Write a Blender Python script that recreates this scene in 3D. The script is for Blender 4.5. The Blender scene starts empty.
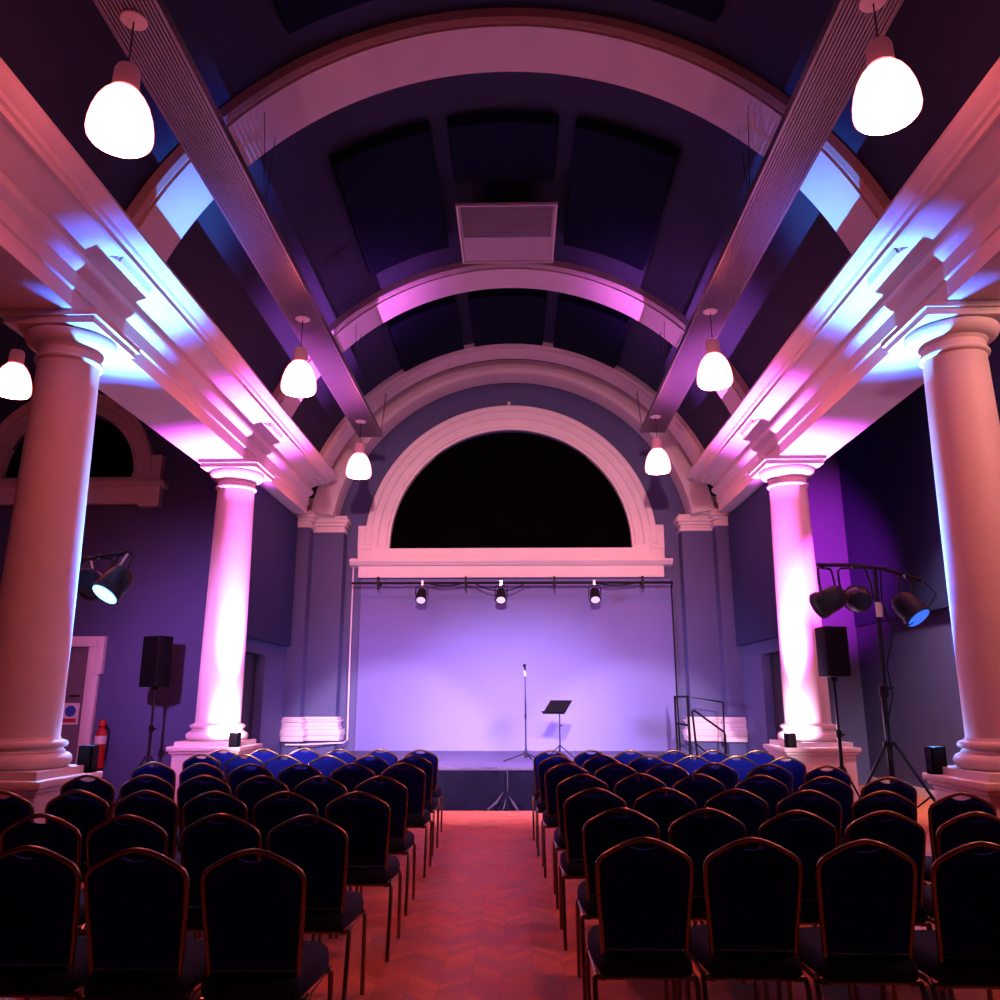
import bpy, bmesh, math, random
from mathutils import Vector, Matrix
random.seed(7)
PI = math.pi
C = bpy.context.scene.collection
SC = bpy.context.scene

# ------------------------------------------------------------------ camera
cam = bpy.data.cameras.new('camera'); cam.sensor_width = 36; cam.lens = 820.7/1000*36
cam.clip_start = 0.05
co = bpy.data.objects.new('camera', cam); C.objects.link(co)
co.location = (0.094, 0, 1.5)
co.rotation_euler = (math.radians(90+13.64), 0, math.radians(1.2))
SC.camera = co
# ------------------------------------------------------------------ view
SC.view_settings.view_transform = 'Standard'; SC.view_settings.look = 'None'
SC.view_settings.gamma = 1; SC.view_settings.exposure = 0.0
SC.view_settings.use_curve_mapping = False
SC.cycles.use_denoising = True
SC.cycles.max_bounces = 6; SC.cycles.diffuse_bounces = 3
SC.cycles.sample_clamp_indirect = 4.0
SC.cycles.caustics_reflective = False
# ------------------------------------------------------------------ world
w = bpy.data.worlds.new('dim_hall'); SC.world = w; w.use_nodes = True
w.node_tree.nodes['Background'].inputs[0].default_value = (0.30, 0.16, 0.34, 1)
w.node_tree.nodes['Background'].inputs[1].default_value = 0.02

# ------------------------------------------------------------------ lights (fixtures are built further down; the rear lights have none)
PEND_E = 9.5     # opal dome
DIFF_E = 150.0    # open underside of the dome
PEND_C = (1.0, 0.145, 0.145)
def spot(name, loc, aim, col, watts, size, blend, rad=0.05):
    l = bpy.data.lights.new(name, 'SPOT'); l.color = col; l.energy = watts
    l.spot_size = math.radians(size); l.spot_blend = blend; l.shadow_soft_size = rad
    o = bpy.data.objects.new(name, l); C.objects.link(o); o.location = loc
    o.rotation_euler = (Vector(aim)-Vector(loc)).to_track_quat('-Z', 'Y').to_euler()
    return o
def point(name, loc, col, watts, rad=0.05):
    l = bpy.data.lights.new(name, 'POINT'); l.color = col; l.energy = watts; l.shadow_soft_size = rad
    o = bpy.data.objects.new(name, l); C.objects.link(o); o.location = loc; return o
BLUE = (0.12, 0.34, 1.0); MAG = (1.0, 0.10, 0.85); LAV = (0.36, 0.24, 1.0)
UP_NEAR = [(-3.60, 7.30, 1.12), (3.60, 7.28, 1.12)]
UP_FAR = [(-3.62, 11.14, 1.08), (3.62, 11.14, 1.08)]
for p in UP_NEAR:      # each fixture mixes a broad deep-blue and a tight cyan beam
    s = 1 if p[0] > 0 else -1
    spot('near_uplight_blue', p, (p[0]+s*0.30, p[1]-0.05, 6), (0.05, 0.14, 1.0), 4200, 38, 1.0, 0.03)
    spot('near_uplight_cyan', p, (p[0]+s*0.25, p[1]+0.0, 6), (0.13, 0.54, 1.0), 4200, 29, 1.0, 0.03)
    point('near_uplight_spill', (p[0], p[1], p[2]+0.02), (0.15, 0.35, 1.0), 5, 0.03)
for p in UP_FAR:       # broad violet and tight pink beams
    s = 1 if p[0] > 0 else -1
    spot('far_uplight_violet', p, (p[0]+s*0.10, p[1]+0.05, 6), (0.75, 0.05, 1.0), 3600, 52, 1.0, 0.03)
    spot('far_uplight_pink', p, (p[0]+s*0.08, p[1]+0.06, 6), (1.0, 0.26, 0.80), 4200, 46, 1.0, 0.03)
    point('far_uplight_spill', (p[0], p[1], p[2]+0.02), (1.0, 0.48, 0.86), 85, 0.04)
spot('rear_stage_spot', (-2.2, -2.6, 5.2), (-2.2, 15.68, 0.10), (0.95, 0.60, 0.82), 15000, 13.8, 0.45, 0.10)
spot('rear_stage_spot', (2.2, -2.6, 5.2), (2.2, 15.68, 0.10), (0.95, 0.60, 0.82), 14000, 13.8, 0.45, 0.10)
spot('rear_stage_spot', (0.0, -2.6, 5.2), (0.0, 15.68, 0.9), (0.80, 0.56, 1.0), 20000, 17, 1.0, 0.10)  # added unseen centre spot, brightens the middle of the stage wall
spot('rear_added_fill', (0.0, -2.9, 5.4), (0.0, 15.68, 3.6), (1.0, 0.40, 0.52), 11000, 30, 1.0, 0.15)  # added unseen soft fill for the window surround and back bay
spot('stage_wash', (-4.64, 8.48, 2.545), (-0.1, 13.0, 0.60), (0.78, 0.40, 1.0), 5200, 52, 1.0, 0.45)
spot('stage_wash', (3.33, 8.99, 2.465), (0.1, 13.2, 0.60), (0.70, 0.34, 1.0), 5200, 54, 1.0, 0.45)
spot('aisle_wash', (-4.195, 8.21, 2.60), (-4.5, 13, 1.7), (0.85, 0.26, 1.0), 800, 70, 1.0, 0.05)
spot('aisle_wash', (3.80, 9.065, 2.575), (5.5, 15.6, 3.9), (1.0, 0.04, 0.75), 6500, 34, 0.9, 0.05)
spot('par_blue', (-3.89, 7.78, 2.44), (-4.30, 7.20, 1.2), (0.12, 0.36, 1.0), 260, 130, 0.7, 0.06)
spot('par_blue', (4.40, 8.88, 2.32), (4.85, 8.3, 1.2), (0.12, 0.36, 1.0), 260, 130, 0.7, 0.06)
spot('aisle_added_fill', (5.35, 9.25, 5.0), (6.6, 12.2, 1.0), (1.0, 0.60, 0.68), 2600, 62, 0.9, 0.15)  # added light brightening the lower right aisle wall, beyond the hidden pendant's emission
point('aisle_added_fill', (5.35, 4.67, 4.95), (1.0, 0.42, 0.34), 160, 0.15)  # added light beside the unseen nearer pendant, lifts the right aisle

# ------------------------------------------------------------------ materials
def mat(name, col, rough=0.6, metal=0.0, var=0.0, vscale=6.0, bump=0.0, bscale=40.0, emit=None, estr=0.0, spec=0.5):
    m = bpy.data.materials.new(name); m.use_nodes = True
    nt = m.node_tree; b = nt.nodes['Principled BSDF']
    b.inputs['Base Color'].default_value = (*col, 1); b.inputs['Roughness'].default_value = rough
    b.inputs['Metallic'].default_value = metal; b.inputs['Specular IOR Level'].default_value = spec
    tc = nt.nodes.new('ShaderNodeTexCoord')
    if var > 0:
        n = nt.nodes.new('ShaderNodeTexNoise'); n.inputs['Scale'].default_value = vscale; n.inputs['Detail'].default_value = 4
        nt.links.new(tc.outputs['Object'], n.inputs['Vector'])
        r = nt.nodes.new('ShaderNodeValToRGB')
        r.color_ramp.elements[0].position = 0.3; r.color_ramp.elements[1].position = 0.7
        r.color_ramp.elements[0].color = (*[c*(1-var) for c in col], 1)
        r.color_ramp.elements[1].color = (*[min(1, c*(1+var)) for c in col], 1)
        nt.links.new(n.outputs['Fac'], r.inputs['Fac']); nt.links.new(r.outputs['Color'], b.inputs['Base Color'])
    if bump > 0:
        n2 = nt.nodes.new('ShaderNodeTexNoise'); n2.inputs['Scale'].default_value = bscale; n2.inputs['Detail'].default_value = 3
        nt.links.new(tc.outputs['Object'], n2.inputs['Vector'])
        bp = nt.nodes.new('ShaderNodeBump'); bp.inputs['Strength'].default_value = bump; bp.inputs['Distance'].default_value = 0.02
        nt.links.new(n2.outputs['Fac'], bp.inputs['Height']); nt.links.new(bp.outputs['Normal'], b.inputs['Normal'])
    if emit:
        b.inputs['Emission Color'].default_value = (*emit, 1); b.inputs['Emission Strength'].default_value = estr
    return m
PLASTER = mat('white_plaster', (0.72, 0.68, 0.66), 0.6, var=0.04, vscale=3)
PAINT = mat('violet_grey_paint', (0.070, 0.088, 0.20), 0.7, var=0.05, vscale=2)
SCREEN = mat('wash_lightened_wall_paint', (0.14, 0.16, 0.38), 0.8, var=0.03, vscale=1.5)  # wall paint made lighter, brightness of the stage wash put into the colour
VAULT = mat('dark_vault_paint', (0.014, 0.021, 0.054), 0.85, var=0.08, vscale=2)
PANELF = mat('dark_acoustic_felt', (0.003, 0.006, 0.020), 0.95, bump=0.2, bscale=120, spec=0.1)
PANELB = mat('navy_acoustic_felt', (0.030, 0.048, 0.12), 0.95, bump=0.2, bscale=120, spec=0.1)
BLACKM = mat('black_metal', (0.006, 0.006, 0.008), 0.55, spec=0.2)
BLACKP = mat('black_plastic', (0.006, 0.006, 0.007), 0.6, var=0.1, spec=0.15)
GRILLE = mat('speaker_grille', (0.004, 0.004, 0.005), 0.8, bump=0.4, bscale=300, spec=0.1)
CHROME = mat('chrome', (0.75, 0.75, 0.78), 0.2, 1.0)
GOLD = mat('gold_tube', (0.21, 0.15, 0.075), 0.3, 1.0)
FABRIC = mat('navy_upholstery', (0.004, 0.008, 0.125), 0.9, var=0.25, vscale=60, bump=0.15, bscale=200, spec=0.05)
SEATF = mat('navy_seat_upholstery', (0.006, 0.013, 0.024), 0.85, var=0.25, vscale=60, bump=0.15, bscale=200, spec=0.15)
GLASS = mat('blacked_out_glass', (0.0015, 0.0012, 0.0014), 0.5, var=0.2, vscale=3, spec=0.0)
DECK = mat('black_stage_deck', (0.09, 0.09, 0.17), 0.5, var=0.15, vscale=8)
SKIRT = mat('dark_stage_skirt', (0.0022, 0.0022, 0.007), 0.75, var=0.3, vscale=5, spec=0.06)
DUCT = mat('grey_slats', (0.22, 0.20, 0.23), 0.33, 0.5, var=0.05)
WHITE = mat('white_enamel', (0.75, 0.73, 0.73), 0.4, var=0.02)
STREAK = mat('skirt_reflection_streak', (0.014, 0.012, 0.026), 0.7, var=0.3, vscale=12)  # pale tone standing in for a reflection on the skirt
DULLW = mat('off_white_plate', (0.44, 0.41, 0.43), 0.5, var=0.02)
MATTEB = mat('matte_black_tube', (0.004, 0.004, 0.005), 0.7, spec=0.1, var=0.1)
GREYG = mat('grey_grille', (0.26, 0.24, 0.26), 0.6, bump=0.4, bscale=150)
RED = mat('red_enamel', (0.40, 0.012, 0.012), 0.3, var=0.05)
LABELM = mat('pale_label', (0.65, 0.62, 0.60), 0.5, var=0.03)
BLUEM = mat('blue_print', (0.03, 0.08, 0.40), 0.5, var=0.03)
DOORWAYM = mat('unlit_doorway', (0.015, 0.011, 0.013), 0.6, var=0.15)
DOORG = mat('grey_door', (0.16, 0.13, 0.15), 0.5, var=0.06)
LENS = mat('frosted_lens', (0.75, 0.75, 0.8), 0.25, var=0.05, emit=(0.8, 0.75, 1.0), estr=0.55)
LENSB = mat('blue_lens', (0.02, 0.03, 0.1), 0.2, emit=(0.03, 0.16, 1.0), estr=1.1)
LENSA = mat('cyan_lens', (0.02, 0.05, 0.1), 0.2, emit=(0.18, 0.62, 1.0), estr=5)
LENSP = mat('magenta_lens', (0.1, 0.02, 0.08), 0.2, emit=(1.0, 0.3, 0.8), estr=3)
DIFFUSER = mat('lit_diffuser', (0.8, 0.75, 0.7), 0.4, emit=PEND_C, estr=DIFF_E)
SHADE = mat('lit_opal_shade', (0.8, 0.75, 0.7), 0.4, emit=PEND_C, estr=PEND_E)
CAPM = mat('rose_tinted_cap', (0.55, 0.35, 0.40), 0.3, var=0.05, emit=(1.0, 0.16, 0.30), estr=0.10)
EDGEM = mat('scuffed_edge_strip', (0.05, 0.045, 0.06), 0.6, var=0.7, vscale=4, spec=0.2)

# parquet: chevron bands of red-brown blocks
def parquet():
    m = bpy.data.materials.new('chevron_parquet'); m.use_nodes = True
    nt = m.node_tree; N = nt.nodes; Lk = nt.links; b = N['Principled BSDF']
    tc = N.new('ShaderNodeTexCoord'); sp = N.new('ShaderNodeSeparateXYZ'); Lk.new(tc.outputs['Object'], sp.inputs[0])
    def M(op, a, bb=None):
        n = N.new('ShaderNodeMath'); n.operation = op
        for i, v in enumerate((a, bb)):
            if v is None: continue
            if isinstance(v, (int, float)): n.inputs[i].default_value = v
            else: Lk.new(v, n.inputs[i])
        return n.outputs[0]
    xs = M('DIVIDE', sp.outputs['X'], 0.17); col = M('FLOOR', xs); fr = M('FRACT', xs)
    odd = M('ABSOLUTE', M('MODULO', col, 2)); sgn = M('SUBTRACT', M('MULTIPLY', odd, 2), 1)
    slope = M('MULTIPLY', M('MULTIPLY', M('SUBTRACT', fr, 0.5), sgn), 0.17)
    v = M('DIVIDE', M('ADD', sp.outputs['Y'], slope), 0.10); row = M('FLOOR', v); fv = M('FRACT', v)
    cb = N.new('ShaderNodeCombineXYZ'); Lk.new(col, cb.inputs[0]); Lk.new(row, cb.inputs[1])
    wn = N.new('ShaderNodeTexWhiteNoise'); Lk.new(cb.outputs[0], wn.inputs['Vector'])
    r = N.new('ShaderNodeValToRGB'); r.color_ramp.elements[0].color = (0.42, 0.120, 0.052, 1); r.color_ramp.elements[1].color = (0.68, 0.205, 0.088, 1)
    Lk.new(wn.outputs['Value'], r.inputs['Fac'])
    nz = N.new('ShaderNodeTexNoise'); nz.inputs['Scale'].default_value = 2.2; Lk.new(tc.outputs['Object'], nz.inputs['Vector'])
    mx = N.new('ShaderNodeMix'); mx.data_type = 'RGBA'; mx.blend_type = 'MULTIPLY'; mx.inputs[0].default_value = 0.35
    Lk.new(r.outputs[0], mx.inputs[6]); Lk.new(nz.outputs['Color'], mx.inputs[7])
    gap = M('MAXIMUM', M('LESS_THAN', fv, 0.04), M('LESS_THAN', fr, 0.015))
    mg = N.new('ShaderNodeMix'); mg.data_type = 'RGBA'; Lk.new(gap, mg.inputs[0]); Lk.new(mx.outputs[2], mg.inputs[6]); mg.inputs[7].default_value = (0.26, 0.07, 0.035, 1)
    Lk.new(mg.outputs[2], b.inputs['Base Color'])
    rr = M('ADD', M('MULTIPLY', wn.outputs['Value'], 0.12), 0.50); Lk.new(rr, b.inputs['Roughness'])
    return m
FLOORM = parquet()

# ------------------------------------------------------------------ mesh helpers
ORG = {}
class MB:
    def __init__(s): s.v = []; s.f = []
    def add(s, vs, fs):
        n = len(s.v); s.v += [tuple(v) for v in vs]; s.f += [tuple(i+n for i in f) for f in fs]; return s
    def box(s, x0, x1, y0, y1, z0, z1):
        return s.add([(x0,y0,z0),(x1,y0,z0),(x1,y1,z0),(x0,y1,z0),(x0,y0,z1),(x1,y0,z1),(x1,y1,z1),(x0,y1,z1)],
                     [(0,3,2,1),(4,5,6,7),(0,1,5,4),(1,2,6,5),(2,3,7,6),(3,0,4,7)])
    def obox(s, c, size, rot):
        n = len(s.v); a, b, d = [q/2 for q in size]; s.box(-a, a, -b, b, -d, d)
        for i in range(n, len(s.v)): s.v[i] = tuple(rot @ Vector(s.v[i]) + Vector(c))
        return s
    def lathe(s, prof, c=(0,0,0), n=32, rot=None):
        vs = []; fs = []; k = len(prof)
        for i in range(n):
            a = 2*PI*i/n
            for r, z in prof: vs.append(Vector((r*math.cos(a), r*math.sin(a), z)))
        for i in range(n):
            j = (i+1) % n
            for q in range(k-1): fs.append((i*k+q, j*k+q, j*k+q+1, i*k+q+1))
        fs.append(tuple(i*k for i in range(n))[::-1]); fs.append(tuple(i*k+k-1 for i in range(n)))
        if rot: vs = [rot @ v for v in vs]
        return s.add([v+Vector(c) for v in vs], fs)
    def tube(s, pts, r, n=8):
        pts = [Vector(p) for p in pts]; rs = r if isinstance(r, (list, tuple)) else [r]*len(pts)
        t0 = (pts[1]-pts[0]).normalized(); up = Vector((0,0,1)) if abs(t0.z) < 0.9 else Vector((1,0,0))
        a = t0.cross(up).normalized(); vs = []; fs = []
        for i, p in enumerate(pts):
            t = (pts[min(i+1, len(pts)-1)]-pts[max(i-1, 0)]).normalized()
            a = (a - t*a.dot(t)).normalized(); b = t.cross(a)
            for q in range(n):
                g = 2*PI*q/n; vs.append(p+(a*math.cos(g)+b*math.sin(g))*rs[i])
        for i in range(len(pts)-1):
            for q in range(n):
                fs.append((i*n+q, i*n+(q+1) % n, (i+1)*n+(q+1) % n, (i+1)*n+q))
        fs.append(tuple(range(n))[::-1]); fs.append(tuple((len(pts)-1)*n+q for q in range(n)))
        return s.add(vs, fs)
    def prism(s, poly, y0, y1, axis='Y'):
        n = len(poly)
        if axis == 'Y': vs = [(x, y0, z) for x, z in poly]+[(x, y1, z) for x, z in poly]
        elif axis == 'X': vs = [(y0, a, b) for a, b in poly]+[(y1, a, b) for a, b in poly]
        else: vs = [(a, b, y0) for a, b in poly]+[(a, b, y1) for a, b in poly]
        return s.add(vs, [tuple(range(n)), tuple(range(n, 2*n))[::-1]]+[(i, (i+1) % n, n+(i+1) % n, n+i) for i in range(n)])
    def arcsweep(s, sec, cx, cz, a0, a1, n=48):
        # sec: list of (r, y) closed section, swept about (cx, cz); angle measured from straight up
        k = len(sec); vs = []; fs = []
        for i in range(n+1):
            a = a0+(a1-a0)*i/n
            for r, y in sec: vs.append((cx+r*math.sin(a), y, cz+r*math.cos(a)))
        for i in range(n):
            for q in range(k): fs.append((i*k+q, i*k+(q+1) % k, (i+1)*k+(q+1) % k, (i+1)*k+q))
        fs.append(tuple(range(k))[::-1]); fs.append(tuple(n*k+q for q in range(k)))
        return s.add(vs, fs)
def obj(name, mb, m, parent=None, smooth=True, bevel=0.0, angle=35):
    org = ORG.get(parent, Vector((0,0,0)))
    me = bpy.data.meshes.new(name); me.from_pydata([tuple(Vector(v)-org) for v in mb.v], [], mb.f)
    bm = bmesh.new(); bm.from_mesh(me); bmesh.ops.recalc_face_normals(bm, faces=bm.faces)
    if bevel > 0:
        es = [e for e in bm.edges if len(e.link_faces) == 2 and e.calc_face_angle(0) > 0.6]
        bmesh.ops.bevel(bm, geom=es, offset=bevel, segments=2, affect='EDGES', profile=0.5, clamp_overlap=True)
    bm.to_mesh(me); bm.free()
    if smooth: me.shade_smooth(); me.set_sharp_from_angle(angle=math.radians(angle))
    me.materials.append(m)
    o = bpy.data.objects.new(name, me); C.objects.link(o)
    if parent: o.parent = parent
    ORG[o] = org
    return o
def thing(name, label, cat, loc, group=None):
    o = bpy.data.objects.new(name, None); C.objects.link(o); o.location = loc; o.empty_display_size = 0.1
    o['label'] = label; o['category'] = cat
    if group: o['group'] = group
    ORG[o] = Vector(loc); return o
def tag(o, label, cat, group=None):
    o['label'] = label; o['category'] = cat
    if group: o['group'] = group
    return o
def struct(name, mb, m, parent=None, **k):
    o = obj(name, mb, m, parent, **k)
    if parent is None: o['kind'] = 'structure'
    return o
def rotx(a): return Matrix.Rotation(a, 3, 'X')
def roty(a): return Matrix.Rotation(a, 3, 'Y')
def rotz(a): return Matrix.Rotation(a, 3, 'Z')

# ------------------------------------------------------------------ hall dimensions
XC = 4.01; YN = 6.95; YF = 11.56; YW = 15.68; ZC = 4.15; YB = -3.6
XRW = 6.45; XLW = -11.0; YLE = 13.0; ZA = 6.6

# floor
struct('floor', MB().box(XLW-.2, XRW+.2, YB-.2, YW+.3, -0.1, 0.0), FLOORM, smooth=False)

# back wall with lunette opening
def lunette_wall(name, x0, x1, z0, z1, cx, cz, r, y, m, depth=0.14, skip=False, n=40):
    mb = MB()
    vs = []; fs = []
    def rect_pt(a):
        dx, dz = math.sin(a), math.cos(a); t = 1e9
        if dx > 1e-6: t = min(t, (x1-cx)/dx)
        if dx < -1e-6: t = min(t, (x0-cx)/dx)
        if dz > 1e-6: t = min(t, (z1-cz)/dz)
        return (cx+dx*t, cz+dz*t)
    cl, cr = math.atan2(x0-cx, z1-cz), math.atan2(x1-cx, z1-cz)
    angs = sorted([-PI/2+PI*i/n for i in range(n+1)]+[cl, cr])
    for a in angs:
        p = rect_pt(a); q = (cx+r*math.sin(a), cz+r*math.cos(a))
        vs += [(p[0], y, p[1]), (q[0], y, q[1]), (q[0], y+depth, q[1])]
    for i in range(len(angs)-1):
        fs += [(3*i, 3*i+1, 3*i+4, 3*i+3), (3*i+1, 3*i+2, 3*i+5, 3*i+4)]
    k = len(vs); e = 3*(len(angs)-1)
    vs += [(x0, y, z0), (x1, y, z0)]
    fs += [(k, k+1, e, e+1, 1, 0), (1, e+1, e+2, 2)]
    mb.add(vs, fs); return struct(name, mb, m, smooth=False)
WCX, WCZ = -0.03, 4.40
lunette_wall('wall_back', -4.4, 4.4, 0, 8.4, WCX, 4.33, 2.40, YW, PAINT)
# stage wall below the window, its colour lightened to carry the stage wash
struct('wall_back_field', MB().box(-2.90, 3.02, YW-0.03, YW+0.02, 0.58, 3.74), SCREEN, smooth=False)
struct('wall_back_aisle', MB().box(4.3, XRW+.2, YW, YW+.2, 0, ZA), PAINT, smooth=False)
# big lunette: window_1
def lunette(name, cx, cz, r, R, y, z0, sill, ap, wsill, wap, ear, zear, s=1.0):
    g = MB().prism([(cx-r-.03, z0), (cx+r+.03, z0)]+[(cx+(r+.03)*math.sin(a), cz+(r+.03)*math.cos(a)) for a in [PI/2-PI*i/40 for i in range(41)]], y+.10, y+.13)
    win = struct(name, g, GLASS, smooth=False)
    fr = MB()
    d = R-r
    sec = [(r, y+.09), (r, y-.05), (r+d*.10, y-.06), (r+d*.16, y-.04), (r+d*.45, y-.05), (r+d*.50, y-.09), (r+d*.74, y-.095), (r+d*.80, y-.14), (R-.02*s, y-.16), (R, y-.15), (R, y+.02)]
    fr.arcsweep(sec, cx, cz, -PI/2, PI/2, 64)
    for sg in (-1, 1):
        a, b = sorted((cx+sg*r, cx+sg*R)); fr.box(a, b, y-.09, y+.02, z0, cz)
        a, b = sorted((cx+sg*(r+d*.7), cx+sg*ear)); fr.box(a, b, y-.13, y+.02, z0-.02, zear)
    obj('architrave', fr, PLASTER, win)
    sl = MB().box(cx-ear, cx+ear, y-.10, y+.09, sill+.05*s, z0)
    sl.prism([(y+.02, sill-.05*s), (y-.17, sill-.02*s), (y-.22, sill+.03*s), (y-.24, sill+.05*s), (y-.24, sill+.085*s), (y+.02, sill+.085*s)], cx-wsill, cx+wsill, 'X')
    sl.box(cx-wap, cx+wap, y-.12, y+.02, ap, sill-.03*s)
    obj('sill', sl, PLASTER, win)
    return win
lunette('window_1', WCX, WCZ, 2.345, 2.82, YW, 4.33, 4.01, 3.76, 3.08, 2.92, 2.95, 4.77)
# left aisle end wall with its lunette
LCX, LCZ = -7.35, 5.12
lunette_wall('wall_left_end', XLW, -4.28, 0, ZA, LCX, 5.05, 1.14, YLE, PAINT)
lunette('window_2', LCX, LCZ, 1.11, 1.45, YLE, 5.05, 4.90, 4.60, 1.70, 1.60, 1.60, 5.42, 0.7)
b = MB().box(LCX+1.28, LCX+1.62, YLE-.14, YLE+.02, 4.55, 4.88); obj('sill_bracket', b, PLASTER, bpy.data.objects['window_2'])
# side walls
struct('wall_left', MB().box(XLW-.2, XLW, YB, YLE+.2, 0, ZA), PAINT, smooth=False)
struct('wall_right', MB().box(XRW, XRW+.2, YB, YW+.2, 0, ZA), PAINT, smooth=False)
struct('wall_front', MB().box(XLW-.2, XRW+.2, YB-.2, YB, 0, 8.4), PAINT, smooth=False)
struct('baseboard_right', MB().box(XRW-.03, XRW+.01, YB, YW, 0, .14), PLASTER, smooth=False)
for sg, nm in ((-1, 'wall_stage_left'), (1, 'wall_stage_right')):
    mb = MB(); x0, x1 = sorted((sg*4.10, sg*4.30))
    mb.box(x0, x1, 12.06, 12.75, 0, 4.84); mb.box(x0, x1, 13.80, YW+.1, 0, 4.84); mb.box(x0, x1, 12.75, 13.80, 2.22, 4.84)
    mb.box(x0, x1, 14.75, YW+.1, 4.84, 5.6)
    struct(nm, mb, PAINT, smooth=False)
    d = struct('doorway_dark_2' if sg < 0 else 'doorway_dark_3', MB().box(*sorted((sg*4.24, sg*4.29)), 12.76, 13.79, 0.01, 2.21), DOORWAYM, smooth=False)  # dark leaf put in to stand for the unlit opening
    obj('handle', MB().tube([(sg*4.24, 13.0, 1.02), (sg*4.18, 13.0, 1.02), (sg*4.18, 13.12, 1.02)], .012), CHROME, d)

# vault
struct('ceiling', MB().arcsweep([(3.85, YB), (4.0, YB), (4.0, YW+.2), (3.85, YW+.2)], 0, ZC, -1.22, 1.22, 64), VAULT)
struct('ceiling_aisle_left', MB().box(XLW-.2, -4.3, YB, YLE+.2, ZA, ZA+.2), VAULT, smooth=False)
struct('ceiling_aisle_right', MB().box(4.3, XRW+.2, YB, YW+.2, ZA, ZA+.2), VAULT, smooth=False)
# entablature each side, running the length of the nave
prof = [(3.79, 4.83), (3.79, 4.99), (3.765, 5.00), (3.765, 5.15), (3.735, 5.165), (3.69, 5.20), (3.68, 5.225), (3.68, 5.255),
        (3.735, 5.265), (3.72, 5.31), (3.67, 5.345), (3.58, 5.375), (3.49, 5.395), (3.45, 5.41), (3.43, 5.385), (3.40, 5.385), (3.40, 5.435),
        (3.365, 5.44), (3.35, 5.47), (3.30, 5.49), (3.265, 5.52), (3.25, 5.53), (3.25, 5.56), (3.80, 5.58), (4.5, 5.58), (4.5, ZA+.1), (4.62, ZA+.1), (4.62, 5.30), (4.52, 5.25), (4.52, 4.83)]
for sg, nm in ((-1, 'trim_1'), (1, 'trim_2')):
    struct(nm, MB().prism([(sg*x, z) for x, z in prof], YB, 14.72), PLASTER, angle=20)
# vault ribs
def rib(name, y0, y1, r, rv, zc, a, both=True):
    d = rv-r
    sec = [(r, y0+.05), (r, y1-.05), (r+.03, y1-.05), (r+.03, y1-.03), (r+.07, y1), (rv+.01, y1), (rv+.01, y0), (r+.07, y0), (r+.03, y0+.03), (r+.03, y0+.05)]
    struct(name, MB().arcsweep(sec, 0, zc, -a, a, 72), PLASTER, angle=25)
rib('trim_3', YN-.36, YN+.33, 3.68, 3.85, ZC, 1.24)
rib('trim_4', YF-.36, YF+.33, 3.68, 3.85, ZC, 1.24)
rib('trim_5', 14.14, 14.72, 3.70, 3.85, ZC, 1.24)
rib('trim_6', 15.06, YW, 3.44, 3.85, 4.30, 1.40)
rib('trim_7', YN-4.61-.36, YN-4.61+.33, 3.68, 3.85, ZC, 1.24)

# corner piers with bases and capitals
def moulded(mb, x0, x1, y0, y1, levels):
    for (e, za, zb) in levels: mb.box(x0-e, x1+e, y0-e, y1, za, zb)
for sg, n1, n2, n3 in ((-1, 'trim_8', 'trim_9', 'trim_10'), (1, 'trim_11', 'trim_12', 'trim_13')):
    pa = sorted((sg*3.22, sg*3.86)); pb = sorted((sg*3.80, sg*4.12))
    s = MB(); s.box(*pa, 15.36, YW+.02, 0, 4.66); s.box(*pb, 15.06, YW+.02, 0, 4.70)
    struct(n1, s, PAINT, smooth=False)
    bs = MB(); lv = [(.10, .77, .86), (.12, .86, .97), (.075, .97, 1.02), (.055, 1.02, 1.10), (.09, 1.10, 1.14), (.04, 1.14, 1.19)]
    moulded(bs, *pa, 15.36, YW, lv); moulded(bs, *pb, 15.06, YW, lv)
    struct(n2, bs, PLASTER, bevel=.012)
    cp = MB(); lv = [(.03, 4.60, 4.66), (.01, 4.66, 4.72), (.05, 4.72, 4.78), (.09, 4.78, 4.86), (.06, 4.86, 4.92)]
    moulded(cp, *pa, 15.36, YW, lv); moulded(cp, *pb, 15.06, YW, [(e, a+.04, b_+.04) for e, a, b_ in lv])
    cp.box(*sorted((sg*3.46, sg*4.12)), 15.20, YW, 4.9, 5.25)
    struct(n3, cp, PLASTER, bevel=.01)

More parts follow.
